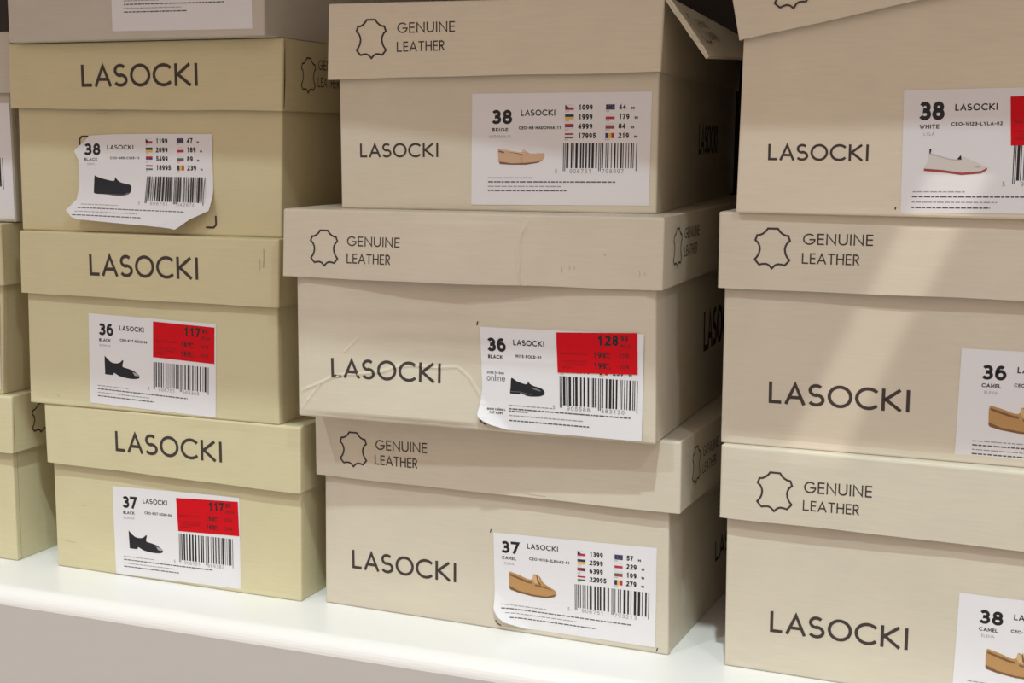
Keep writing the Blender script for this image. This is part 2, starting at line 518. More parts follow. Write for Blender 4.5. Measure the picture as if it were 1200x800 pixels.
# shoe pictures: unit width, y up; list of (points, material, smooth?)
SHOES = {
    'loafer_black': [([(0, .42), (.01, .10), (.06, .03), (.30, .02), (.60, .0), (.85, .01), (.97, .06), (1, .16), (.97, .24), (.85, .27), (.70, .30), (.60, .36), (.55, .41), (.52, .33), (.40, .34), (.20, .38), (.06, .42)], SHB, 1),
                     ([(.08, .035), (.5, .015), (.9, .02), (.97, .07), (.5, .035)], SHG, 0), ([(.66, .30), (.85, .26), (.9, .24), (.7, .27)], SHG, 0)],
    'mary_jane': [([(0, .42), (.01, .05), (.02, .0), (.24, .0), (.27, .05), (.45, -.02), (.75, -.05), (.95, -.03), (1, .02), (.95, .08), (.82, .15), (.66, .19), (.52, .22), (.53, .32), (.54, .37), (.50, .37), (.46, .33), (.36, .29), (.2, .30), (.08, .38), (.03, .42)], SHB, 1),
                  ([(.80, .12), (.93, .09), (.99, .03), (.86, .035)], SHL, 0)],
    'moccasin': [([(0, .29), (.005, .12), (.03, .02), (.3, .0), (.6, .0), (.85, .035), (.96, .08), (1, .14), (.985, .20), (.90, .205), (.70, .20), (.60, .25), (.54, .28), (.52, .235), (.40, .235), (.2, .275), (.05, .30)], BEI, 1),
                 ([(.02, .04), (.04, -.015), (.3, -.03), (.6, -.03), (.87, .01), (.97, .08), (.85, .035), (.6, .01), (.3, -.0)], BEID, 0),
                 ([(.02, .27), (.2, .25), (.4, .21), (.55, .18), (.6, .20), (.5, .22), (.3, .255), (.1, .285)], BEIL, 0),
                 ([(.01, .235), (.13, .205), (.13, .235), (.01, .262)], BEID, 0), ([(.2, .235), (.4, .20), (.56, .165), (.56, .18), (.4, .215)], BEID, 0),
                 ([(.52, .235), (.53, .30), (.56, .29), (.61, .215)], BEIL, 0), ([(.505, .0), (.512, .0), (.505, .16), (.498, .16)], BEID, 0)],
    'penny': [([(0, .06), (.02, .22), (.04, .42), (.09, .43), (.2, .36), (.4, .30), (.50, .30), (.53, .38), (.57, .32), (.68, .26), (.82, .23), (.95, .18), (1, .10), (.97, .03), (.85, -.02), (.6, -.04), (.45, -.02), (.30, .04), (.29, .0), (.05, .0), (0, .01)], SHB, 1),
              ([(.62, .22), (.78, .19), (.9, .14), (.85, .12), (.68, .16)], SHG, 0), ([(.0, .05), (.3, .06), (.62, -.0), (.62, .01), (.3, .075), (.0, .065)], SHG, 0)],
    'boat_camel': [([(0, .38), (0, .12), (.02, .04), (.2, .0), (.5, -.04), (.8, -.04), (.95, .0), (1, .06), (.97, .12), (.85, .18), (.72, .26), (.66, .36), (.60, .38), (.52, .40), (.49, .30), (.40, .29), (.25, .34), (.1, .38)], CAM, 1),
                   ([(.0, .11), (.02, .03), (.2, -.015), (.5, -.055), (.8, -.055), (.96, -.01), (1, .05), (.8, -.02), (.5, -.015), (.2, .03)], CAMD, 0),
                   ([(.02, .36), (.2, .31), (.4, .25), (.48, .24), (.48, .20), (.35, .22), (.15, .28), (.02, .32)], CAMD, 0),
                   ([(.50, .30), (.52, .40), (.57, .36), (.60, .42), (.64, .35), (.66, .22), (.55, .22)], CAML, 0),
                   ([(.58, .38), (.60, .26), (.66, .18), (.68, .20), (.63, .28), (.60, .39)], CAMD, 0),
                   ([(.55, .20), (.75, .17), (.95, .11), (.75, .15), (.55, .17)], CAMD, 0)],
    'slip_on': [([(0, .10), (.05, .22), (.08, .36), (.2, .33), (.4, .27), (.56, .25), (.62, .30), (.75, .24), (.92, .16), (1, .10), (.9, .06), (.5, .03), (.1, .08)], SHW, 1),
                ([(.08, .33), (.2, .31), (.4, .25), (.56, .23), (.56, .25), (.4, .27), (.2, .33), (.08, .36)], SHWD, 0),
                ([(0, .11), (0, .07), (.3, .045), (.6, .0), (.9, .025), (.99, .08), (1, .12), (.9, .065), (.6, .04), (.3, .085)], SHR, 0),
                ([(.52, .26), (.58, .33), (.59, .25)], SHB, 0), ([(.08, .36), (.08, .43), (.11, .43), (.10, .36)], SHB, 0),
                ([(.8, .13), (.88, .12), (.88, .14), (.8, .15)], SHWD, 0)],
}


class Label:
    """paper label on the tray front; corners TL, TR, BL, BR in mm on the face"""

    def __init__(b, box, corners, lift=None, outline=None, off=.18, nx=30, ny=20, surface=None, paper=None, sheet=True, raise_=1.):
        b.box = box; b.c = corners; b.lift = lift or (lambda fx, fy: 0.); b.off = off; b.mb = MB(); b.surf = surface; b.raise_ = raise_
        b.w = ((Vector(corners[1]) - Vector(corners[0])).length + (Vector(corners[3]) - Vector(corners[2])).length) / 2
        b.h = ((Vector(corners[2]) - Vector(corners[0])).length + (Vector(corners[3]) - Vector(corners[1])).length) / 2
        if sheet:
            vs = []
            for j in range(ny + 1):
                for i in range(nx + 1):
                    fx, fy = i / nx, j / ny
                    if outline: fx, fy = outline(fx, fy)
                    vs.append(b.P(fx, fy, 0))
            n = nx + 1
            fs = [[j * n + i, (j + 1) * n + i, (j + 1) * n + i + 1, j * n + i + 1] for j in range(ny) for i in range(nx)]
            b.mb.add(vs, fs, paper or PAPER, smooth=True)

    def uz(b, fx, fy):
        c = b.c
        return tuple((c[0][k] * (1 - fx) + c[1][k] * fx) * (1 - fy) + (c[2][k] * (1 - fx) + c[3][k] * fx) * fy for k in (0, 1))

    def P(b, fx, fy, extra):
        u, z = b.uz(fx, fy)
        o = b.off + extra * b.raise_ + b.lift(fx, fy)
        d = b.surf.lift(*b.surf.inv(u, z)) if b.surf else 0
        return (u, -o - d - b.box.disp(u, z), z)

    def inv(b, u, z):
        c = b.c
        return ((u - c[0][0]) / (c[1][0] - c[0][0]), (z - c[0][1]) / (c[2][1] - c[0][1]))

    def quads(b, qs, m, ex=.05):
        for q in qs:
            b.mb.add([b.P(p[0], p[1], ex) for p in q], [list(range(len(q)))], m)

    def text(b, s, fx, fy, fh, fw=None, sw=.15, m=None, gap=.16, align='l', ex=.05):
        """fy = baseline, fh = cap height, fw = width, in fractions of the label"""
        h = fh * b.h; qs, tot = text_quads(s, h, sw, gap, fw * b.w if fw else None)
        x0 = fx * b.w - (tot / 2 if align == 'c' else tot if align == 'r' else 0)
        b.quads([[((x0 + p.x) / b.w, fy - p.y / b.h) for p in q] for q in qs], m or BLK, ex)

    def rect(b, x0, y0, x1, y1, m, ex=.05):
        b.quads([[(x0, y1), (x1, y1), (x1, y0), (x0, y0)]], m, ex)

    def poly(b, pts, m, ex=.05):
        tri = tessellate_polygon([[Vector((p[0], p[1], 0)) for p in pts]])
        vs = [b.P(p[0], p[1], ex) for p in pts]
        fs = []
        for t in tri:
            a, c, d = (Vector(pts[i]) for i in t)
            cr = (c.x - a.x) * (d.y - a.y) - (c.y - a.y) * (d.x - a.x)
            fs.append(list(t) if cr < 0 else list(reversed(t)))
        b.mb.add(vs, fs, m)

    def lines(b, rows, seed=1, m=GRY):
        """the rows of fine print: too small to read, so words as short dashes"""
        r = random.Random(seed)
        for fx0, fx1, fy, bold in rows:
            x = fx0
            while x < fx1:
                w = min(r.uniform(.012, .034), fx1 - x)
                b.rect(x, fy - .0045 - .0015 * bold, x + w, fy + .0045 + .0015 * bold, DGR if bold else m)
                x += w + .005

    def shoe(b, kind, x0, x1, ybase):
        w = (x1 - x0)
        for i, (pts, m, sm) in enumerate(SHOES[kind]):
            pp = [(x0 + p[0] * w, ybase - p[1] * w * b.w / b.h) for p in pts]
            if sm: pp = [(p.x, p.y) for p in smooth_poly(pp, 4)]
            b.poly(pp, m, .04 + .03 * i)

    def barcode(b, x0, x1, y0, y1, digits, seed, skip_top=0):
        r = random.Random(seed); mods = []
        x = 0
        while x < 95:
            g = x < 3 or 45 <= x < 50 or x >= 92
            w = 1 if g else r.choice([1, 1, 2, 2, 2, 3])
            mods.append((x, w, g)); x += w + (1 if g else r.choice([1, 2, 2, 3]))
        for x, w, g in mods:
            if x + w > 95: w = 95 - x
            a = x0 + (x1 - x0) * x / 95; e = x0 + (x1 - x0) * (x + w) / 95
            b.rect(a, y0, e, y1 + (.025 if g else 0), BLK)
        d0, d1, d2 = digits
        b.text(d0, x0 - .045, y1 + .045, .038, m=GRY, sw=.15)
        W = x1 - x0
        b.text(d1, x0 + .09 * W, y1 + .045, .038, fw=.30 * W, m=GRY, sw=.15)
        b.text(d2, x0 + .53 * W, y1 + .045, .038, fw=.30 * W, m=GRY, sw=.15)

    def flag(b, kind, x, y, w=.049, h=.046):
        R = lambda a0, c0, a1, c1, m, e=.05: b.rect(x + a0 * w, y + c0 * h, x + a1 * w, y + c1 * h, m, e)
        if kind == 'cz':
            R(0, 0, 1, .08, LGT); R(0, .5, 1, 1, FR); b.poly([(x, y), (x + .45 * w, y + .5 * h), (x, y + h)], FB, .07)
        elif kind == 'ua': R(0, 0, 1, .5, FB); R(0, .5, 1, 1, FY)
        elif kind == 'rs': R(0, 0, 1, .33, FR); R(0, .33, 1, .67, FB); R(0, .92, 1, 1, LGT); R(.25, .25, .45, .7, FR, .07)
        elif kind == 'hu': R(0, 0, 1, .33, FR); R(0, .67, 1, 1, FG)
        elif kind == 'eu':
            R(0, 0, 1, 1, FB)
            for k in range(8):
                a = k * math.pi / 4; R(.5 + .25 * math.cos(a) - .03, .5 + .3 * math.sin(a) - .03, .5 + .25 * math.cos(a) + .03, .5 + .3 * math.sin(a) + .03, FY, .07)
        elif kind == 'pl': R(0, 0, 1, .08, LGT); R(0, .5, 1, 1, FR)
        elif kind == 'bg': R(0, 0, 1, .08, LGT); R(0, .33, 1, .67, FG); R(0, .67, 1, 1, FR)
        elif kind == 'ro': R(0, 0, .33, 1, FB); R(.33, 0, .67, 1, FY); R(.67, 0, 1, 1, FR)
        b.text({'cz': 'CZK', 'ua': 'UAH', 'rs': 'RSD', 'hu': 'HUF', 'eu': 'EUR', 'pl': 'PLN', 'bg': 'BGN', 'ro': 'RON'}[kind], x, y + h + .019, .015, m=GRY, sw=.13)

    def prices(b, c1, c2, y0=.108, dy=.0835, k_=1.):
        for k, (f, p) in enumerate(zip(('cz', 'ua', 'rs', 'hu'), c1)):
            b.flag(f, .527, y0 + k * dy, h=.046 * k_); b.text(p, .601, y0 + k * dy + .046 * k_, .047 * k_, sw=.23, gap=.10)
        for k, (f, p) in enumerate(zip(('eu', 'pl', 'bg', 'ro'), c2)):
            b.flag(f, .752, y0 + k * dy, h=.046 * k_); x = .823
            qs, t = text_quads(p + '.', .047 * k_ * b.h, .23, .10)
            b.text(p + '.', x, y0 + k * dy + .046 * k_, .047 * k_, sw=.23, gap=.10)
            b.text('99', x + t / b.w + .018, y0 + k * dy + .046 * k_, .024, sw=.24, gap=.08)

    def head(b, size, colour, model, code, fx=.11, y=.274, hs=.128, code_x=.268, code_w=.238):
        b.text(size, fx, y, hs, fw=.122, sw=.22, gap=.03)
        b.text(colour, fx + .052, y + .068, .034, fw=min(.0185 * len(colour), .105), sw=.21, gap=.10, align='c')
        if model: b.text(model, fx + .052, y + .124, .026, fw=.0125 * len(model), sw=.13, m=GRY, align='c')
        qs = word(NAME_, (0, 0), (.192 * b.w, 0), .054 * b.h, .185)
        b.quads([[(fx + .169 + p.x / b.w, y - .072 - p.y / b.h) for p in q] for q in qs], BLK)
        b.text(code, code_x, y + .048, .029, fw=code_w, sw=.22, gap=.11)

    def fine(b, seed, x=.096, y=.755):
        b.lines([(x, x + .255, y, 0), (x, x + .717, y + .037, 1), (x, x + .415, y + .077, 0), (x, x + .452, y + .115, 1)], seed)

    def finish(b, parent, name='label', lab=None):
        o = b.mb.build(name, parent)
        if lab: o['label'] = lab
        return o


def sale(box, lab, corners, big, old, pct, seed, off=.34):
    s = Label(box, corners, off=off, nx=12, ny=8, surface=lab, paper=RED)
    t = DRED
    s.text(big, .77, .31, .25, sw=.22, m=BLK, align='r', gap=.13)
    s.text('99', .80, .20, .13, sw=.19, m=BLK); s.text('PLN', .80, .37, .09, sw=.18, m=BLK, fw=.13)
    for k, yy in enumerate((.62, .88)):
        s.text(old, .61, yy, .15, sw=.19, m=BLK, align='r', gap=.12); s.text('99', .615, yy - .075, .065, sw=.17, m=BLK); s.text('PLN', .615, yy + .01, .05, sw=.16, m=BLK)
        s.text(pct, .74, yy - .01, .11, sw=.15, m=t, gap=.2)
    s.text('REGULARNA CENA', .04, .55, .055, fw=.34, sw=.14, m=t)
    s.text('NAJNIZSZA CENA', .04, .73, .05, fw=.34, sw=.14, m=t); s.text('Z 30 DNI PRZED', .08, .81, .05, fw=.28, sw=.14, m=t); s.text('OBNIZKA', .04, .89, .05, fw=.17, sw=.14, m=t)
    return s


# ------------------------------------------------------------------ the shelving unit (white boards, dark back)
SHELF = board_mat('white_laminate', (.80, .775, .745), rough=.28, bump=.03, streak=.015, scale=.4, spec=.5)
BACK = board_mat('dark_back_board', (.045, .034, .028), rough=.6, bump=.1, streak=.25)
unit = thing('shelving_unit', 'white shop shelf with a rounded front edge carrying the stacked shoe boxes', 'shelving unit', (0, 0, 0))


def board(name, x0, x1, y0, y1, z0, z1, m, r=0., lean=0.):
    mb = MB(); prof = []
    if r:
        prof += [(y1, z0), (y0 + lean, z0)]
        prof += [(y0 + r - r * math.cos(math.radians(a)), z1 - r + r * math.sin(math.radians(a))) for a in range(0, 91, 10)] + [(y1, z1)]
    else:
        prof = [(y1, z0), (y0, z0), (y0, z1), (y1, z1)]
    n = len(prof)
    vs = [(x0, y, z) for y, z in prof] + [(x1, y, z) for y, z in prof]
    fs = [[(i + 1) % n, i, n + i, n + (i + 1) % n] for i in range(n)] + [list(range(n)), [n + i for i in reversed(range(n))]]
    mb.add(vs, fs, m, smooth=False)
    o = mb.build(name, unit)
    return o


board('shelf', -1300, 900, -43, 318, -110, 0, SHELF, r=9, lean=34)
board('shelf', -1300, 900, -150, 318, 442, 470, SHELF, r=4)
board('back_panel', -1300, 900, 318, 330, -700, 900, BACK)
fl = MB(); fl.add([(-2500, -3500, -800), (2500, -3500, -800), (2500, 1000, -800), (-2500, 1000, -800)], [[0, 1, 2, 3]], board_mat('floor_tile', (.40, .42, .42), rough=.4))
fo = fl.build('floor'); fo['kind'] = 'structure'

# ------------------------------------------------------------------ boxes
K_OLIVE = board_mat('pale_olive_board', (.61, .555, .35))
K_SAND = board_mat('sand_board', (.605, .535, .33))
K_CREAM = board_mat('cream_board', (.62, .56, .45))
K_ROSE = board_mat('rosy_cream_board', (.63, .575, .455))
K_PINK = board_mat('pinkish_cream_board', (.69, .61, .485))
K_LIGHT = board_mat('light_cream_board', (.61, .553, .445))
K_GREY = board_mat('greige_board', (.55, .50, .43))

# ---- left stack
A3 = Box(-.4017, .0062, 0, -.79, 171.4, 64.0, 37.1, 2.0, 3.3, 3.9, lidc=[(0, 0), (.2, 0), (.4, 1.4), (-.6, -.5)], col=K_OLIVE, seed=3,
         bodyc=[(-.2, 0), (.7, 0), (-.2, 0), (-.3, 0)],
         label='pale olive shoe box with size 37 label, bottom of the left stack')
A3.wordmark((49.7, 76.7), (123.2, 76.5), 12.0, True)
L = Label(A3, [(43.6, 54.3), (131.6, 56.2), (43.7, .9), (131.1, 2.2)])
L.head('37', 'BLACK', 'ROMI-04', 'CEO-KST-ROMI-04', fx=.075, y=.235, hs=.135, code_x=.255, code_w=.215)
L.shoe('mary_jane', .12, .395, .69); L.barcode(.525, .945, .46, .755, ('5', '906751', '669382'), 33); L.fine(5, .07, .79)
R = sale(A3, L, [(88.4, 51.6), (130.6, 53.6), (89.4, 32.0), (131.0, 33.5)], '117', '169', '-30%', 1)
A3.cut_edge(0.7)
A3.scuff([(4, 17, 14, 16.2, .3), (20, 40, 24, 40.5, .3)], False)
A3.finish(); lo = L.finish(A3.tray); R.finish(lo, 'price_sticker', 'red sale sticker marked 117.99')

A2 = Box(-.412, .0013, .1011, -.27, 171.7, 65.8, 37.3, .9, 4.0, 3.7, lidc=[(.6, 0), (.5, 0), (-.1, .6), (-.8, .1)], col=K_OLIVE, lid_mat=K_SAND, seed=5,
         bodyc=[(.6, 0), (.4, 0), (-1, 0), (-.2, 0)],
         label='tan lidded shoe box with red price sticker, middle of the left stack')
A2.wordmark((49.6, 78.6), (123.9, 79.2), 12.4, True)
L = Label(A2, [(44.6, 56.1), (132.2, 54.4), (43.5, 3.3), (130.1, 1.1)])
L.head('36', 'BLACK', 'ROMI-04', 'CEO-KST-ROMI-04', fx=.078, y=.232, hs=.135, code_x=.25, code_w=.215)
L.shoe('mary_jane', .125, .405, .66); L.barcode(.515, .945, .47, .74, ('5', '906751', '669368'), 34); L.fine(6, .065, .795)
R = sale(A2, L, [(89.6, 53.6), (131.2, 52.4), (88.8, 33.0), (130.4, 31.7)], '117', '169', '-30%', 1)
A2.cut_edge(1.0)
A2.scuff([(166.5, 97, 166.0, 88, 1.0), (163.8, 92, 163.6, 86, .5)], True); A2.scuff([(19, 6.2, 21, 5.2, .4)], False)
A2.finish(); lo = L.finish(A2.tray); R.finish(lo, 'price_sticker', 'red sale sticker marked 117.99')

A1 = Box(-.4129, .0018, .2042, 1.84, 173.1, 69.7, 37.2, 2.1, 3.8, 3.7, lidc=[(.5, 0), (.6, 0), (-.2, .7), (-.8, -1.2)], col=K_SAND, seed=8,
         bodyc=[(.2, 0), (1, 0), (-.5, 0), (-1, 0)],
         label='tan shoe box with a crumpled peeling label, in the left stack')
A1.wordmark((48.3, 82.3), (124.1, 82.2), 12.3, True)
A1.side_leather((17.5, 34.6, 98.2, 78.5), 37.3, [(92.0, 31), (82.5, 26)])
# corner brackets printed where the label should sit
for (cx_, cz_, dx, dz) in ((42.5, 54.5, 1, -1), (44.5, 7.2, 1, 1), (131.0, 4.6, -1, 1)):
    A1.body_print(stroke([(cx_, cz_ + 6 * dz), (cx_, cz_ + 1.5 * dz), (cx_ + 1.5 * dx, cz_), (cx_ + 6 * dx, cz_)], 1.1), INK)


def a1_lift(fx, fy):
    e = .3 + 7.5 * max(0, (fy - .50) / .5) ** 2 * (1 - .35 * fx) + 1.8 * max(0, (.16 - fx) / .16) ** 1.5
    e += .5 * math.sin(fx * 9 + fy * 4) * fy
    k = max(0, (fx + fy - 1.68) / .32)            # lower right corner bends forward
    e += 5 * k ** 1.3
    return e


def a1_outline(fx, fy):
    lx = [(0, .11), (.06, .085), (.14, .02), (.17, .012), (.28, .04), (.55, .05), (.78, .05), (.94, .0), (1, .05)]

    def ip(t, tab):
        for (a, p), (c, q) in zip(tab, tab[1:]):
            if a <= t <= c: return p + (q - p) * (t - a) / (c - a)
        return tab[-1][1]
    x0 = ip(fy, lx); x1 = 1.0
    x = x0 + (x1 - x0) * fx
    yb = ip(max(0, min(1, x)), [(0, 1.0), (.1, 1.055), (.75, 1.10), (.80, 1.11), (.88, .985), (1, .88)])
    yt = ip(max(0, min(1, x)), [(0, .04), (.08, .0), (.3, -.015), (.6, -.012), (1, .0)])
    return x, yt + (yb - yt) * fy


L = Label(A1, [(39.3, 54.8), (130.1, 56.1), (37.0, 10.4), (130.1, 8.4)], lift=a1_lift, outline=a1_outline, nx=80, ny=80)
L.head('38', 'BLACK', 'MOMO', 'CEO-GRD-CS05-10', fx=.075, y=.245, hs=.15, code_x=.265, code_w=.215)
L.prices(('1199', '2099', '5499', '18995'), ('47', '189', '89', '239'), y0=.045, dy=.106, k_=1.3)
L.shoe('loafer_black', .15, .425, .745); L.barcode(.535, .95, .50, .80, ('5', '906751', '042676'), 35)
L.lines([(.085, .35, .865, 0), (.07, .82, .91, 1), (.06, .50, .955, 0), (.05, .53, 1.0, 1)], 7)
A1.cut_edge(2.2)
A1.scuff([(58, 67.6, 64, 67.8, .7), (62, 68.4, 66, 68.2, .4)], True)
A1.finish(); L.finish(A1.tray, lab='white size label, crumpled and peeling at the corners')

A0 = Box(-.4062, -.009, .3114, -.31, 169.0, 73.7, 36, 5, 5, 4, col=K_GREY, seed=11, bodyc=[(-1.6, 0), (-.3, 0), (-1.3, 0), (-1.2, 0)],
         label='greyish shoe box at the very top of the left stack')
A0.leather_mark((11, 27.6, 97, 78), (33, 64, 90.5, 90.5, 5.3), (33, 58.6, 82, 82, 5))
L = Label(A0, [(71.2, 56.5), (160.9, 55.9), (70.9, 4.5), (160.6, 3.7)])
L.head('37', 'BEIGE', None, 'CEO-MB-11')
L.shoe('moccasin', .152, .417, .61); L.barcode(.52, .927, .42, .60, ('5', '906751', '798980'), 41); L.fine(9, .09, .69)
A0.finish(); L.finish(A0.tray)

# ---- middle stack
C3 = Box(-.2171, .0085, 0, -1.73, 200.0, 74.7, 37.0, 3.3, 5.4, 3.7, lidc=[(0, 0), (.4, -.4), (0, -.6), (.5, .5)], col=K_LIGHT, seed=14,
         bodyc=[(.4, 0), (-.9, 0), (-.5, 0), (.2, 0)],
         label='cream shoe box with camel size 37 label, bottom of the middle stack')
C3.leather_mark((12.2, 29.3, 100.3, 80.6), (34.6, 65.8, 91.7, 92.5, 5.6), (34.0, 59.9, 83.5, 83.7, 5.4))
C3.wordmark((17.3, 22.3), (81.3, 22.6), 10.6, False)
C3.side_leather((18.0, 32.6, 103.7, 83.8), 37.1, [(95.5, 30), (86.5, 26)])
C3.side_print(word2('LASOCKI', (88.5, 24), (160, 24), 12, .14), INK, lid=False)


def c3_lift(fx, fy):
    k = max(0, (fy - fx * 1.6 - .62) / .38)
    return 5.5 * k ** 1.4


L = Label(C3, [(103.1, 52.8), (193.1, 55.2), (104.4, 2.6), (193.3, 3.2)], lift=c3_lift, nx=50, ny=40,
          outline=lambda x, y: (x + .07 * max(0, (y - .80) / .2) ** 2 * (1 - x), y - .05 * max(0, (.13 - x) / .13) * y ** 6))
L.head('37', 'CAMEL', 'ELENA', 'CEO-WI16-ELENA2-01', fx=.045, y=.21, hs=.13, code_x=.225, code_w=.255)
L.prices(('1399', '2599', '6399', '22995'), ('57', '229', '109', '279'), y0=.105, dy=.086, k_=1.1)
L.shoe('boat_camel', .095, .395, .615); L.barcode(.51, .965, .455, .70, ('5', '906751', '793213'), 36)
L.lines([(.04, .33, .765, 0), (.045, .86, .805, 1), (.07, .52, .85, 0), (.10, .64, .895, 1)], 8)
for p in ((101.2, 53.4), (194, 2.2)): C3.body_print(stroke([(p[0], p[1] - .7), (p[0] + .5, p[1] + .7)], .6), INK)
C3.body_print(stroke([(104.6, 4.6), (105.2, 3.4), (107.4, 2.4)], .6), INK)
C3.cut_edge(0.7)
C3.scuff([(120, 77, 134, 76.4, .3)], True)
C3.finish(); L.finish(C3.tray, lab='white size label with its lower left corner curling up')


def seg_d(u, z, tab):
    best = 1e9
    for (a, c), (p, q) in zip(tab, tab[1:]):
        dx, dz = p - a, q - c; t = max(0, min(1, ((u - a) * dx + (z - c) * dz) / (dx * dx + dz * dz)))
        best = min(best, math.hypot(u - a - t * dx, z - c - t * dz))
    return best


CR1 = [(0, 12.5), (5, 15), (11.5, 17.8), (20.2, 22.1), (28, 24.2), (35.8, 24.6), (49.6, 26.8), (57, 29.6), (65.2, 31.1), (79.5, 30.6), (91.4, 31.8), (98, 27), (103, 19.4), (106, 14)]
CR2 = [(1.5, 3.3), (6, 9), (10.4, 14.5), (14, 18.5)]
CR3 = [(28, 36), (33, 41), (36, 44)]
CRL = [(132.5, 110.3), (129.5, 104), (127.6, 100.2), (126.5, 95), (126.3, 89.7), (127.5, 82), (130.2, 75.6)]


def c2_disp(u, z):
    d = .38 * math.exp(-(seg_d(u, z, CR1) / .8) ** 2) + .30 * math.exp(-(seg_d(u, z, CR2) / .7) ** 2) + .25 * math.exp(-(seg_d(u, z, CR3) / .6) ** 2)
    # the dented area under the crease leans outwards towards the bottom
    zc = None
    for (a, c), (p, q) in zip(CR1, CR1[1:]):
        if a <= u <= p: zc = c + (q - c) * (u - a) / (p - a); break
    if zc is not None and z < zc:
        d += 1.6 * (zc - z) / 32. * min(1, z / 3.)
    d -= .5 * math.exp(-((z - 37) / 5) ** 2) * math.exp(-((u - 60) / 45) ** 2)
    d += .22 * math.sin(z * .55 + .5 * math.sin(u * .05)) * math.exp(-((u - 70) / 60) ** 2) * math.exp(-((z - 50) / 16) ** 2)
    zc2 = zc if zc is not None else 16
    if z > zc2: d += 1.4 * min(1, (z - zc2) / 45.) * min(1, max(0, (100 - z) / 25.))
    return d


def c2_ldisp(u, z):
    t = max(0, min(1, (112 - z) / 34.7))
    d = .6 * math.exp(-(seg_d(u, z, CRL) / .9) ** 2)
    b_ = max(0, 1 - abs(u - 95) / 100.)
    d += 5.0 * t * b_ ** 1.0 * min(1, 1.6 * b_)
    if u > 128: d -= .7 * t * math.exp(-(u - 128) / 30)
    return d


C2 = Box(-.217, -.0179, .1117, 1.28, 195.4, 75.6, 34.7, 5.4, 3.5, 4.0, lidc=[(.6, 0), (.3, 0), (-.7, -.9), (0, .1)], col=K_CREAM, seed=17,
         bodyc=[(.2, 0), (-.5, 0), (-.2, 0), (.5, 0)], disp=c2_disp, ldisp=c2_ldisp, fine=.8, lfine=.9,
         label='dented cream shoe box with creased front and red 128.99 price sticker')
C2.leather_mark((10.8, 27.2, 99.9, 80.9), (32.4, 62.8, 91.9, 92.0, 5.0), (32.2, 57.6, 83.0, 83.1, 5.1))
C2.wordmark((19.9, 22.2), (82.5, 22.9), 10.2, False, step=.8)
C2.side_leather((17.1, 34.5, 103.8, 84.0), 39.4, [(97.4, 32), (88.4, 28)])
C2.side_print(word2('LASOCKI', (104, 31), (180, 31), 22, .15), INK, lid=False)


def c2_lift(fx, fy):
    k = max(0, (fy - fx * 1.5 - .72) / .28)
    return .25 + 5.0 * k ** 1.4 + .12 * math.exp(-((fy - .12 - .03 * fx) / .035) ** 2) + .09 * math.exp(-((fy - .325 + .02 * fx) / .03) ** 2) * (1 if fx < .5 else 0)


L = Label(C2, [(104.6, 53.3), (189.7, 54.0), (106.0, 1.6), (189.1, 1.2)], lift=c2_lift, nx=60, ny=150, raise_=2.,
          outline=lambda x, y: (x - .035 * max(0, (y - .6) / .4) * (1 - x) + .10 * max(0, (y - .86) / .14) ** 2 * (1 - x) ** 3, y - .04 * max(0, (.12 - x) / .12) * y ** 6))
L.head('36', 'BLACK', None, 'WI15-FOLD-01', fx=.04, y=.235, hs=.135, code_x=.22, code_w=.165)
L.shoe('penny', .18, .40, .64)
L.text('scan to buy', .035, .455, .028, fw=.11, sw=.16); L.text('online', .033, .525, .066, fw=.118, sw=.085)
L.text('more colours', .03, .815, .028, fw=.115, sw=.17); L.text('full sizes', .045, .85, .028, fw=.085, sw=.17)
L.flag('hu', .50, .355); L.text('18995', .575, .40, .046, sw=.19, gap=.17)
L.flag('ro', .74, .355); L.text('239.', .82, .40, .046, sw=.19, gap=.17); L.text('99', .915, .40, .022, sw=.2)
L.barcode(.495, .975, .435, .715, ('5', '905588', '383130'), 37)
L.lines([(.17, .45, .755, 0), (.17, .93, .79, 1), (.17, .29, .812, 1), (.17, .64, .855, 0), (.17, .68, .905, 1)], 10)
C2.body_print(stroke([(102.8, 54.2), (103.2, 55.6)], .7), INK); C2.body_print(stroke([(104.4, 5.5), (105.2, 4.2), (107, 3.4)], .7), INK)
R = sale(C2, L, [(145.2, 52.6), (186.3, 54.4), (146.0, 32.6), (186.8, 34.1)], '128', '199', '-35%', 2, off=.45)
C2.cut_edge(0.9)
C2.scuff([(148.6, 85.5, 148.8, 82.5, .35), (152.6, 86, 152.6, 84, .3), (155, 85.4, 155, 84.2, .3), (187.5, 84.5, 187.6, 82, .3), (190, 84, 190.1, 82.6, .3), (170, 92, 170.8, 91.4, .5)], True)
C2.finish(); lo = L.finish(C2.tray, lab='white size label with its lower left corner curling up'); R.finish(lo, 'price_sticker', 'red sale sticker marked 128.99')

C1 = Box(-.1951, -.008, .222, 5.56, 166.8, 67.5, 36.8, 4.6, 2.4, 4.0, lidc=[(.7, 0), (.5, 0), (-.7, -1.2), (-.7, 1.0)], col=K_ROSE, lid_mat=K_PINK, seed=21, flap=True,
         bodyc=[(-.2, 0), (.2, 0), (.1, 0), (0, 0)],
         label='cream shoe box with beige moccasin label and splayed lid, atop the middle stack')
C1.leather_mark((10.8, 27.6, 96.2, 76.2), (33.3, 64.2, 88.9, 89.1, 5.2), (33.0, 58.6, 79.6, 80.0, 5.0))
C1.wordmark((11.0, 26.5), (53.9, 27.0), 7.1, False)
C1.side_print(word2('LASOCKI', (131, 28), (205, 28), 17, .15), INK, lid=False)
L = Label(C1, [(72.0, 58.7), (163.7, 59.3), (71.6, 3.1), (163.0, 4.1)])
L.head('38', 'BEIGE', 'MADONNA 11', 'CEO-MB-MADONNA-11')
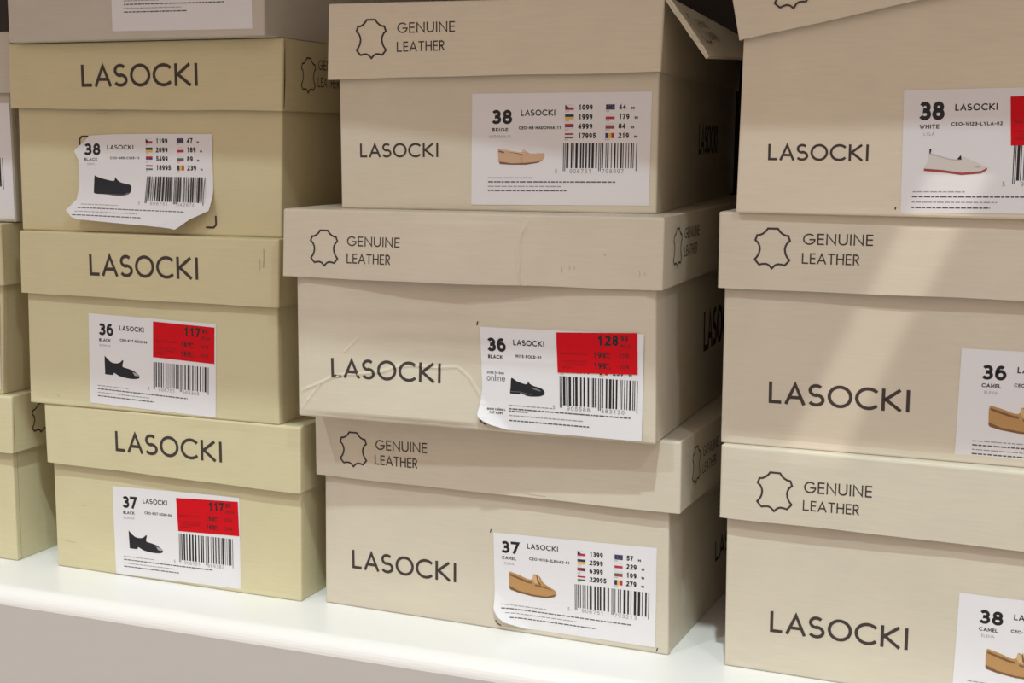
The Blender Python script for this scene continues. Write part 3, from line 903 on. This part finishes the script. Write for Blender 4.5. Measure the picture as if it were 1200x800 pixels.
L.prices(('1099', '1999', '4999', '17995'), ('44', '179', '84', '219'))
L.shoe('moccasin', .152, .417, .625); L.barcode(.52, .927, .447, .67, ('5', '906751', '798997'), 38); L.fine(11)
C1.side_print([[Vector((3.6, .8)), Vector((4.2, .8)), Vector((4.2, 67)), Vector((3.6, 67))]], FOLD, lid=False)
C1.finish(); L.finish(C1.tray)
# the splayed right side of that lid
fb = MB(); U1 = C1.bounds[1]; ZT = 67.5 + 36.8 - .6; nv, nh = 24, 8


def flap_pt(v, h, t):
    s = max(0, min(1, (v + 4) / 289.)); th = math.radians(36 + 12 * math.sin(s * math.pi))
    cr = 1.2 * math.sin(h * .5) * math.exp(-((v + 2) / 8) ** 2)
    return (U1 - .6 + h * math.sin(th) + t * math.cos(th), v + cr, ZT - h * math.cos(th) + t * math.sin(th))


for t, sgn in ((0., -1), (1.6, 1)):
    vs = [flap_pt(-3.4 + 292 * i / nv, 36.4 * j / nh, t) for i in range(nv + 1) for j in range(nh + 1)]
    n = nh + 1
    fs = [[i * n + j, (i + 1) * n + j, (i + 1) * n + j + 1, i * n + j + 1] for i in range(nv) for j in range(nh)]
    fb.add(vs, [f[::-1] if sgn > 0 else f for f in fs], K_ROSE)
rim = [(-3.4, 36.4 * j / nh) for j in range(nh + 1)] + [(-3.4 + 292 * i / nv, 36.4) for i in range(1, nv + 1)]
vs = [flap_pt(v, h, t) for v, h in rim for t in (0., 1.6)]
fb.add(vs, [[2 * i, 2 * i + 1, 2 * i + 3, 2 * i + 2] for i in range(len(rim) - 1)], K_ROSE)
# folded corner tab, crumpled at its tip
tab = []
for j in range(15):
    h = 36.4 * j / 14
    for i in range(5):
        p = flap_pt(-3.7 - .12 * (i % 2) - .5 * math.sin(h * .9 + i * .7) * max(0, (h - 24) / 12.), h, 1.3 + .32 * i * (1 - .5 * max(0, (h - 27) / 9.)) + .5 * math.sin(h * .7 + i) * max(0, (h - 22) / 14.))
        tab.append(p)
fb.add(tab, [[j * 5 + i, j * 5 + i + 1, (j + 1) * 5 + i + 1, (j + 1) * 5 + i] for j in range(14) for i in range(4)], K_ROSE)
qs = [[p + Vector((25.5, 17.5)) for p in q] for q in stroke(hide_icon(16.5, 19.5), .8)]
qs += word2('GENUINE', (39, 20.5), (70, 20.5), 5.4, .12) + word2('LEATHER', (39, 11.5), (65, 11.5), 5.4, .12)
for q in split_quads(qs, 4): fb.add([flap_pt(p.x, 36.4 - p.y, 1.75) for p in q], [[0, 1, 2, 3]], INK)
fb.build('side_flap', C1.lid)

# ---- right stack
D3 = Box(.012, .0001, 0, -1.87, 208.0, 76.5, 36.0, 3.0, 5.0, 3.9, col=K_LIGHT, seed=24, bodyc=[(-.3, 0), (0, 0), (.4, 0), (0, 0)],
         label='cream shoe box with camel size 38 label, bottom of the right stack')
D3.leather_mark((15.2, 32.6, 101.6, 82.0), (37.8, 69.5, 92.9, 93.8, 5.6), (37.6, 63.9, 84.3, 84.8, 5.0))
D3.wordmark((22.7, 20.7), (88.2, 21.4), 10.6, False)
L = Label(D3, [(110.2, 52.6), (200.5, 53.0), (109.0, 2.0), (200.5, 2.0)])
L.head('38', 'CAMEL', 'ELENA', 'CEO-WI16-ELENA2-01', fx=.10, y=.262, hs=.13, code_x=.258, code_w=.25)
L.prices(('1399', '2599', '6399', '22995'), ('57', '229', '109', '279'))
L.shoe('boat_camel', .15, .44, .70); L.barcode(.51, .94, .455, .70, ('5', '906751', '793220'), 39); L.fine(12, .07, .82)
D3.finish(); L.finish(D3.tray)

D2 = Box(.0077, .0002, .1125, .04, 208.0, 76.3, 35.9, 2.6, 5.0, 3.9, col=K_CREAM, seed=27, lidc=[(0, 0), (0, 0), (.1, -.3), (0, 0)],
         disp=lambda u, z: -1.5 + 3.0 * z / 110., ldisp=lambda u, z: 1.9 * max(0, min(1, u / 120.)) * max(0, min(1, (112 - z) / 36.)),
         label='cream shoe box with camel size 36 label, middle of the right stack')
D2.leather_mark((14.7, 31.8, 105.2, 85.8), (37.3, 69.3, 97.7, 98.1, 5.2), (37.2, 63.4, 88.9, 89.0, 5.0))
D2.wordmark((22.6, 21.1), (88.0, 21.4), 10.5, False)
L = Label(D2, [(109.7, 52.8), (200.5, 53.2), (108.8, .6), (200.5, .6)])
L.head('36', 'CAMEL', 'ELENA', 'CEO-WI16-ELENA2-01', fx=.10, y=.262, hs=.13, code_x=.258, code_w=.25)
L.prices(('1399', '2599', '6399', '22995'), ('57', '229', '109', '279'))
L.shoe('boat_camel', .15, .44, .69); L.barcode(.51, .94, .455, .70, ('5', '906751', '793206'), 40); L.fine(13, .08, .81)
D2.finish(); L.finish(D2.tray)

D1 = Box(.0146, -.0072, .2244, -.46, 172.0, 78.7, 35, .4, 5.0, 4.0, col=K_PINK, seed=30, lid_tilt=11.2, full=111.0, bodyc=[(.7, 0), (0, 0), (-.8, 0), (0, 0)],
         label='cream shoe box with white slip-on label and askew lid, atop the right stack')
# marks on the tilted lid are drawn in its own frame
q1 = stroke(hide_icon(16, 19), .8); q1 = [[p + Vector((26.5, 97.0)) for p in q] for q in q1]
q1 += word2('GENUINE', (36.5, 99.0), (66, 99.0), 5.2, .125) + word2('LEATHER', (36.5, 90), (62, 90), 5.2, .125)
D1.lid_print([[Vector(D1.tilt(p.x, p.y)) for p in q] for q in q1], INK, off=.5)
D1.wordmark((13.7, 24.6), (59.2, 24.6), 7.45, False)
L = Label(D1, [(73.6, 55.8), (165.0, 57.4), (74.3, 1.7), (165.0, 3.0)])
L.head('38', 'WHITE', 'LYLA', 'CEO-WI23-LYLA-02', fx=.072, y=.245, hs=.15, code_x=.225, code_w=.235)
L.shoe('slip_on', .105, .40, .69); L.barcode(.515, .92, .45, .735, ('5', '906751', '793107'), 42)
L.lines([(.055, .30, .825, 0), (.052, .77, .865, 1), (.052, .45, .91, 0), (.052, .42, .955, 1)], 14)
R = sale(D1, L, [(118.4, 52.8), (161.0, 53.8), (119.6, 31.9), (161.5, 32.6)], '119', '169', '-30%', 3)
D1.body_print(stroke([(71.8, 2.4), (72.0, 4)], .6), INK)
D1.finish(); lo = L.finish(D1.tray); R.finish(lo, 'price_sticker', 'red sale sticker')

# ---- boxes cut by the left edge
Z3 = Box(-.600, .0053, 0, -.29, 169.0, 67.8, 35.9, 5.0, 4.4, 4.1, lidc=[(0, 0), (.5, 0), (0, 0), (-.8, .9)], col=K_OLIVE, seed=33,
         label='pale olive shoe box standing on the shelf at the far left edge')
Z3.side_leather((13.8, 30.6, 95.6, 76.7), 34.0, [(88, 30), (79, 26)])
L = Label(Z3, [(44, 54), (132, 55), (44, 1.5), (131, 2)]); L.head('38', 'BLACK', None, 'CEO-KST-04'); L.fine(21); L.shoe('mary_jane', .125, .405, .66); L.barcode(.515, .945, .47, .72, ('5', '906751', '669399'), 51)
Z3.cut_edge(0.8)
Z3.finish(); L.finish(Z3.tray)
Z2 = Box(-.600, .004, .1038, 0, 167.0, 67.2, 36.5, 4.0, 5.0, 4.0, col=K_SAND, seed=35, bodyc=[(0, 0), (1.2, 0), (0, 0), (-2.6, 0)],
         label='pale tan shoe box second from the shelf at the far left edge')
L = Label(Z2, [(72, 56), (165.6, 56), (72, 3), (163.2, 3)]); L.head('37', 'BLACK', None, 'CEO-KST-04'); L.fine(22); L.shoe('mary_jane', .125, .405, .66); L.barcode(.515, .925, .47, .72, ('5', '906751', '669382'), 52)
Z2.finish(); L.finish(Z2.tray)
Z1 = Box(-.600, .004, .2080, 1.9, 175.5, 76.0, 35, 4.0, 4.6, 4.0, col=K_GREY, seed=37, bodyc=[(0, 0), (-.4, 0), (0, 0), (0, 0)],
         label='greyish shoe box third from the shelf at the far left edge')
L = Label(Z1, [(84, 70), (174.6, 70), (84, 2), (174.8, 2)]); L.head('38', 'BEIGE', None, 'CEO-KST-04'); L.fine(23); L.shoe('moccasin', .152, .417, .625); L.barcode(.515, .925, .47, .72, ('5', '906751', '669375'), 53)
Z1.finish(); L.finish(Z1.tray)
